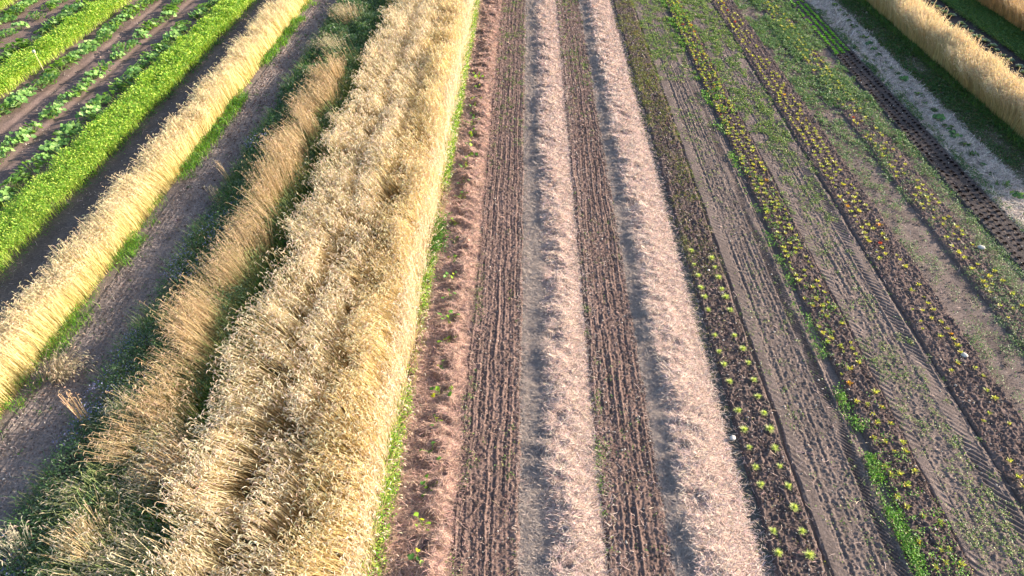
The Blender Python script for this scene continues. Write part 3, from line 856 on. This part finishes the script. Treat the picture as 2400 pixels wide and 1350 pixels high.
# fennel-like feathery seedlings
def feather(v):
    g = Geo(); n = 170
    a = R.uniform(0, 6.28, n); e = R.uniform(.35, 1.45, n); L = R.uniform(.06, .17, n)
    D = np.stack([np.cos(a) * np.cos(e), np.sin(a) * np.cos(e), np.sin(e)], 1)
    B = R.normal(0, .012, (n, 3)) * [1, 1, 0]
    P = np.stack([B, B + D * L[:, None] * .5, B + D * L[:, None] * [1, 1, .8]], 1)
    sd = np.stack([-np.sin(a), np.cos(a), np.zeros(n)], 1)
    W = sd[:, None, :] * np.array([.002, .0045, .003])[None, :, None]
    ribbon(g, P, W, np.repeat(mixc(((.52, .60, .22), (.60, .64, .30), (.42, .52, .16)), (3, 2, 2), n)[:, None, :], 3, 1))
    return g.mesh('feathery_seedling', M_leaf)
fe = [feather(v) for v in range(5)]
f_left = [(1833, 1290), (1843, 1296)][:1] + [(1829, 1241), (1800, 1134), (1786, 1093), (1772, 1047), (1760, 1006), (1745, 962), (1731, 930), (1735, 892)][1:]
f_left = [(1842, 1292), (1829, 1241), (1800, 1134), (1786, 1093), (1772, 1047), (1760, 1006), (1745, 962), (1725, 895), (1711, 855), (1700, 825), (1690, 787), (1674, 728), (1665, 698), (1657, 676), (1650, 648), (1640, 622), (1633, 590)]
f_right = [(1913, 1295), (1896, 1241), (1877, 1186), (1863, 1136), (1843, 1090), (1832, 1048), (1819, 1004), (1805, 967), (1791, 928), (1781, 890), (1767, 850), (1755, 818), (1735, 787), (1725, 728), (1714, 698), (1704, 679), (1697, 652), (1688, 628), (1680, 607)]
for side, L in (('left', f_left), ('right', f_right)):
    for i, p in enumerate(L):
        x, y = px(*p)
        put(fe[(i * 2 + len(side)) % 5], 'feathery_seedling', x, y, .10, R.uniform(0, 6.28), R.uniform(.68, 1.08) * (1.0 if side == 'right' else .88),
            f'feathery lime seedling, {nth(i + 1)} from near end of the {side} feathery row', 'seedling', 'feathery seedlings in two rows on the dark bed')

# chard
CH = {'yellow': (((.54, .50, .13), (.42, .45, .12), (.29, .36, .10), (.55, .42, .11)), (3, 3, 2, 1)),
      'orange': (((.55, .24, .04), (.5, .33, .05), (.30, .22, .06)), (3, 2, 1.5)),
      'red': (((.5, .05, .03), (.35, .06, .04), (.3, .16, .06)), (3, 2, 1))}
chm = {k: [rosette(6 + v % 3, .145, .024, .8, *CH[k], 'chard_seedling', rings=2) for v in range(5)] for k in CH}
BEDS = [('first', 'beside the tyre track', (8.78, 9.08, 9.4)), ('middle', 'between the weedy paths', (11.82, 12.14, 12.46)), ('weedy', 'beside the black soil', (14.55, 14.88, 15.2))]
allc = []
for b, (bn, bd, rows) in enumerate(BEDS):
    for r, rx in enumerate(rows):
        ya, yb = yrange(rx, rx + .01)
        y = ya; c = 0
        while y < yb - .1:
            y += .285 * R.uniform(.75, 1.3)
            p = .5 + .35 * ss(10, 22, y) + .5 * (float(fbm(np.array(y * .5), np.array(rx * 3), 411)) - .5)
            p = p * (1.0, .9, .7)[b] + (.12 if y > 18 and b < 2 else 0)
            if b == 1 and y < 20: p *= .75
            if b == 1 and r == 2 and y > 30: p *= .5
            if R.uniform() > p or not inview(rx, y, 0, .0, .0, .0): continue
            c += 1
            q = R.uniform()
            kind = 'yellow' if q < (.9 + .07 * ss(12, 20, y)) else ('orange' if q < .988 else 'red')
            allc.append((math.hypot(math.hypot(rx, y), H), b, r, c, kind, rx + R.normal(0, .045), y, R.uniform(.52, 1.08)))
allc.sort()
side = ('left', 'middle', 'right')
for (d, b, r, c, kind, x, y, sc) in allc[:300]:
    put(chm[kind][R.integers(5)], 'chard_seedling', x, y, .09, R.uniform(0, 6.28), sc,
        f'{kind} chard, {nth(c)} plant from near end, {side[r]} row, {BEDS[b][0]} chard bed', 'chard', 'chard seedlings in the dark beds')
g = Geo()
for kind in CH:
    L = [t for t in allc[300:] if t[4] == kind]
    if not L: continue
    n = len(L); per = 11
    x = np.repeat([t[5] for t in L], per); y = np.repeat([t[6] for t in L], per); sc = np.repeat([t[7] for t in L], per)
    a = R.uniform(0, 6.28, n * per); e = R.normal(.85, .25, n * per)
    D = np.stack([np.cos(a) * np.cos(e), np.sin(a) * np.cos(e), np.sin(e)], 1)
    leaves(g, np.stack([x, y, np.full(n * per, .10)], 1), D, .16 * sc, .027 * sc, mixc(*CH[kind], n * per), .2)
tag(g.obj('chard_rows', M_leaf), 'rows of small yellow chard running on into the distance', 'chard', 'stuff')

# lettuces on the black strip
DK = ((.010, .006, .008), (.016, .008, .011), (.012, .013, .008))
LG = ((.14, .42, .04), (.2, .5, .05), (.28, .52, .06))
M_dark = material('dark_leaf', .9, spec=.05)
dk = [rosette(9, .10, .03, .6, DK, (3, 2, 1), 'dark_lettuce', rings=2, mat=M_dark) for v in range(4)]
lg = [rosette(10, .12, .045, .45, LG, (2, 3, 2), 'green_lettuce', rings=2) for v in range(4)]
for r, rx in enumerate((16.42, 16.78, 17.14)):
    cd = cl_ = 0
    y = yrange(rx, rx + .01)[0] - R.uniform(0, .2)
    while y < 47:
        y += .285 * R.uniform(.92, 1.08)
        if not inview(rx, y, .1, .0, .0, .0) or R.uniform() < .05: continue
        if y < 35.6 + r * .12:
            cd += 1
            put(dk[R.integers(4)], 'dark_lettuce', rx + R.normal(0, .02), y, .07, R.uniform(0, 6.28), R.uniform(.65, 1.2),
                f'tiny blackish lettuce, {nth(cd)} from near end of {side[r]} row on black soil', 'lettuce', 'blackish lettuces on the black soil')
        else:
            cl_ += 1
            put(lg[R.integers(4)], 'green_lettuce', rx + R.normal(0, .02), y, .07, R.uniform(0, 6.28), R.uniform(.9, 1.15),
                f'bright green lettuce, {nth(cl_)} from near end of the {side[r]} bright row', 'lettuce', 'bright green lettuces at the far end of the black soil')
# pale cabbages
CB = ((.16, .24, .16), (.22, .30, .21), (.28, .36, .26))
cb = [rosette(9, .26, .10, .5, CB, (3, 3, 1), 'cabbage_plant', rings=2) for v in range(4)]
for r, (rx, nm) in enumerate(((24.2, 'left'), (25.1, 'right'))):
    y = 26.0; c = 0
    while y < 48:
        y += .68 * R.uniform(.85, 1.2)
        if not inview(rx, y, .2, .01, .0, .01) or R.uniform() < .12: continue
        c += 1
        put(cb[R.integers(4)], 'cabbage_plant', rx + R.normal(0, .08), y, 0, R.uniform(0, 6.28), R.uniform(.7, 1.15),
            f'pale grey-green cabbage, {nth(c)} from near end of {nm} cabbage row', 'cabbage', 'pale cabbages beyond the right rye strip')

# ------------------------------------------------------------------ single grass tufts
def tuft(x, y, n, h, lean, spread, stem, ear, label, z=0.0, earL=.09, grad=None):
    bx, by = px(x, y)
    n = int(n * 2.0); spread *= 1.25; h *= 1.18
    g = Geo()
    X, Y = R.normal(0, spread, n), R.normal(0, spread, n)
    fk = min(1.0, spread / .16)
    fan = np.stack([lean[0] + X / spread * .13 * fk + R.normal(0, .12, n) * fk, lean[1] + Y / spread * .13 * fk + R.normal(0, .12, n) * fk], 1)
    stalks(g, X, Y, h * R.uniform(.7, 1.1, n), fan, stem, ear, earL=earL * 1.25, gradient=grad, sw=.0055, er=.009)
    o = g.obj('grass_tuft', M_stalk)
    o.location = (bx, by, z)
    return tag(o, label, 'grass tuft', None, 'leaning grass tufts along the dark weed strip')
GT, PT = (.36, .37, .22), (.58, .51, .38)
TUFTS = [
    (470, 1150, 260, 1.05, (-.75, .05), .20, (.44, .32, .18), PT, 'thick brown tuft bowing left, beside the rye at lower left'),
    (455, 1065, 200, .95, (-.8, -.05), .18, (.48, .40, .22), PT, 'pale tuft bowing far left just above the thick brown tuft'),
    (390, 1195, 110, .8, (-.7, .05), .14, GT, PT, 'thin greenish tuft arching left over dark weeds at lower left'),
    (260, 1330, 150, .95, (-.35, .15), .14, (.46, .36, .2), PT, 'upright brown tuft with fanned ears near the bottom left edge'),
    (250, 1195, 90, .75, (-.8, -.15), .15, (.36, .40, .18), PT, 'sparse pale green tuft sprawling left across the weeds'),
    (350, 1345, 160, .8, (-.6, -.1), .2, (.40, .38, .24), PT, 'greyish tuft lying beside the rye at the bottom edge'),
    (350, 1010, 90, .8, (-.55, .1), .13, (.36, .38, .2), PT, 'green and tan tuft left of the brown leaning strip'),
    (222, 1015, 14, .95, (-.25, .2), .05, (.55, .38, .22), (.6, .42, .26), 'slim reddish tan tuft standing at the edge of the left seedbed'),
    (520, 478, 12, .5, (-.1, 0), .06, (.55, .42, .26), PT, 'small tan tuft upright at the edge of dark weeds'),
    (545, 430, 14, .7, (-.5, .2), .05, (.55, .42, .26), PT, 'small tan tuft with a long leaning plume behind the upright one'),
    (835, 70, 120, 1.15, (-.35, 0), .25, (.50, .38, .24), PT, 'tall tan tuft at the far top of the weed strip'),
    (800, 140, 120, 1.0, (-.45, 0), .25, (.42, .36, .22), PT, 'greyish tan tuft spreading at the far end of the weed strip'),
    (150, 895, 130, .75, (.75, -.25), .16, (.52, .44, .30), (.55, .46, .32), 'pale tuft fallen onto the left seedbed from the golden strip'),
    (75, 1340, 60, .7, (-.2, .2), .1, (.5, .45, .34), PT, 'pale wispy tuft at the bottom left corner'),
]
for t in TUFTS: tuft(*t)

# stray ears leaning out over the green margin and lying on the straw
g = Geo()
x, y = scatter(-3.35, -3.05, 60, falloff=.2)
stalks(g, x, y, R.uniform(.5, .95, len(x)), np.stack([R.uniform(.1, .95, len(x)), R.normal(0, .3, len(x))], 1), STEM, EAR, earL=.11)
tag(g.obj('stray_stalks', M_stalk), 'stray pale rye stalks leaning out over the green margin', 'stalks', 'stuff')
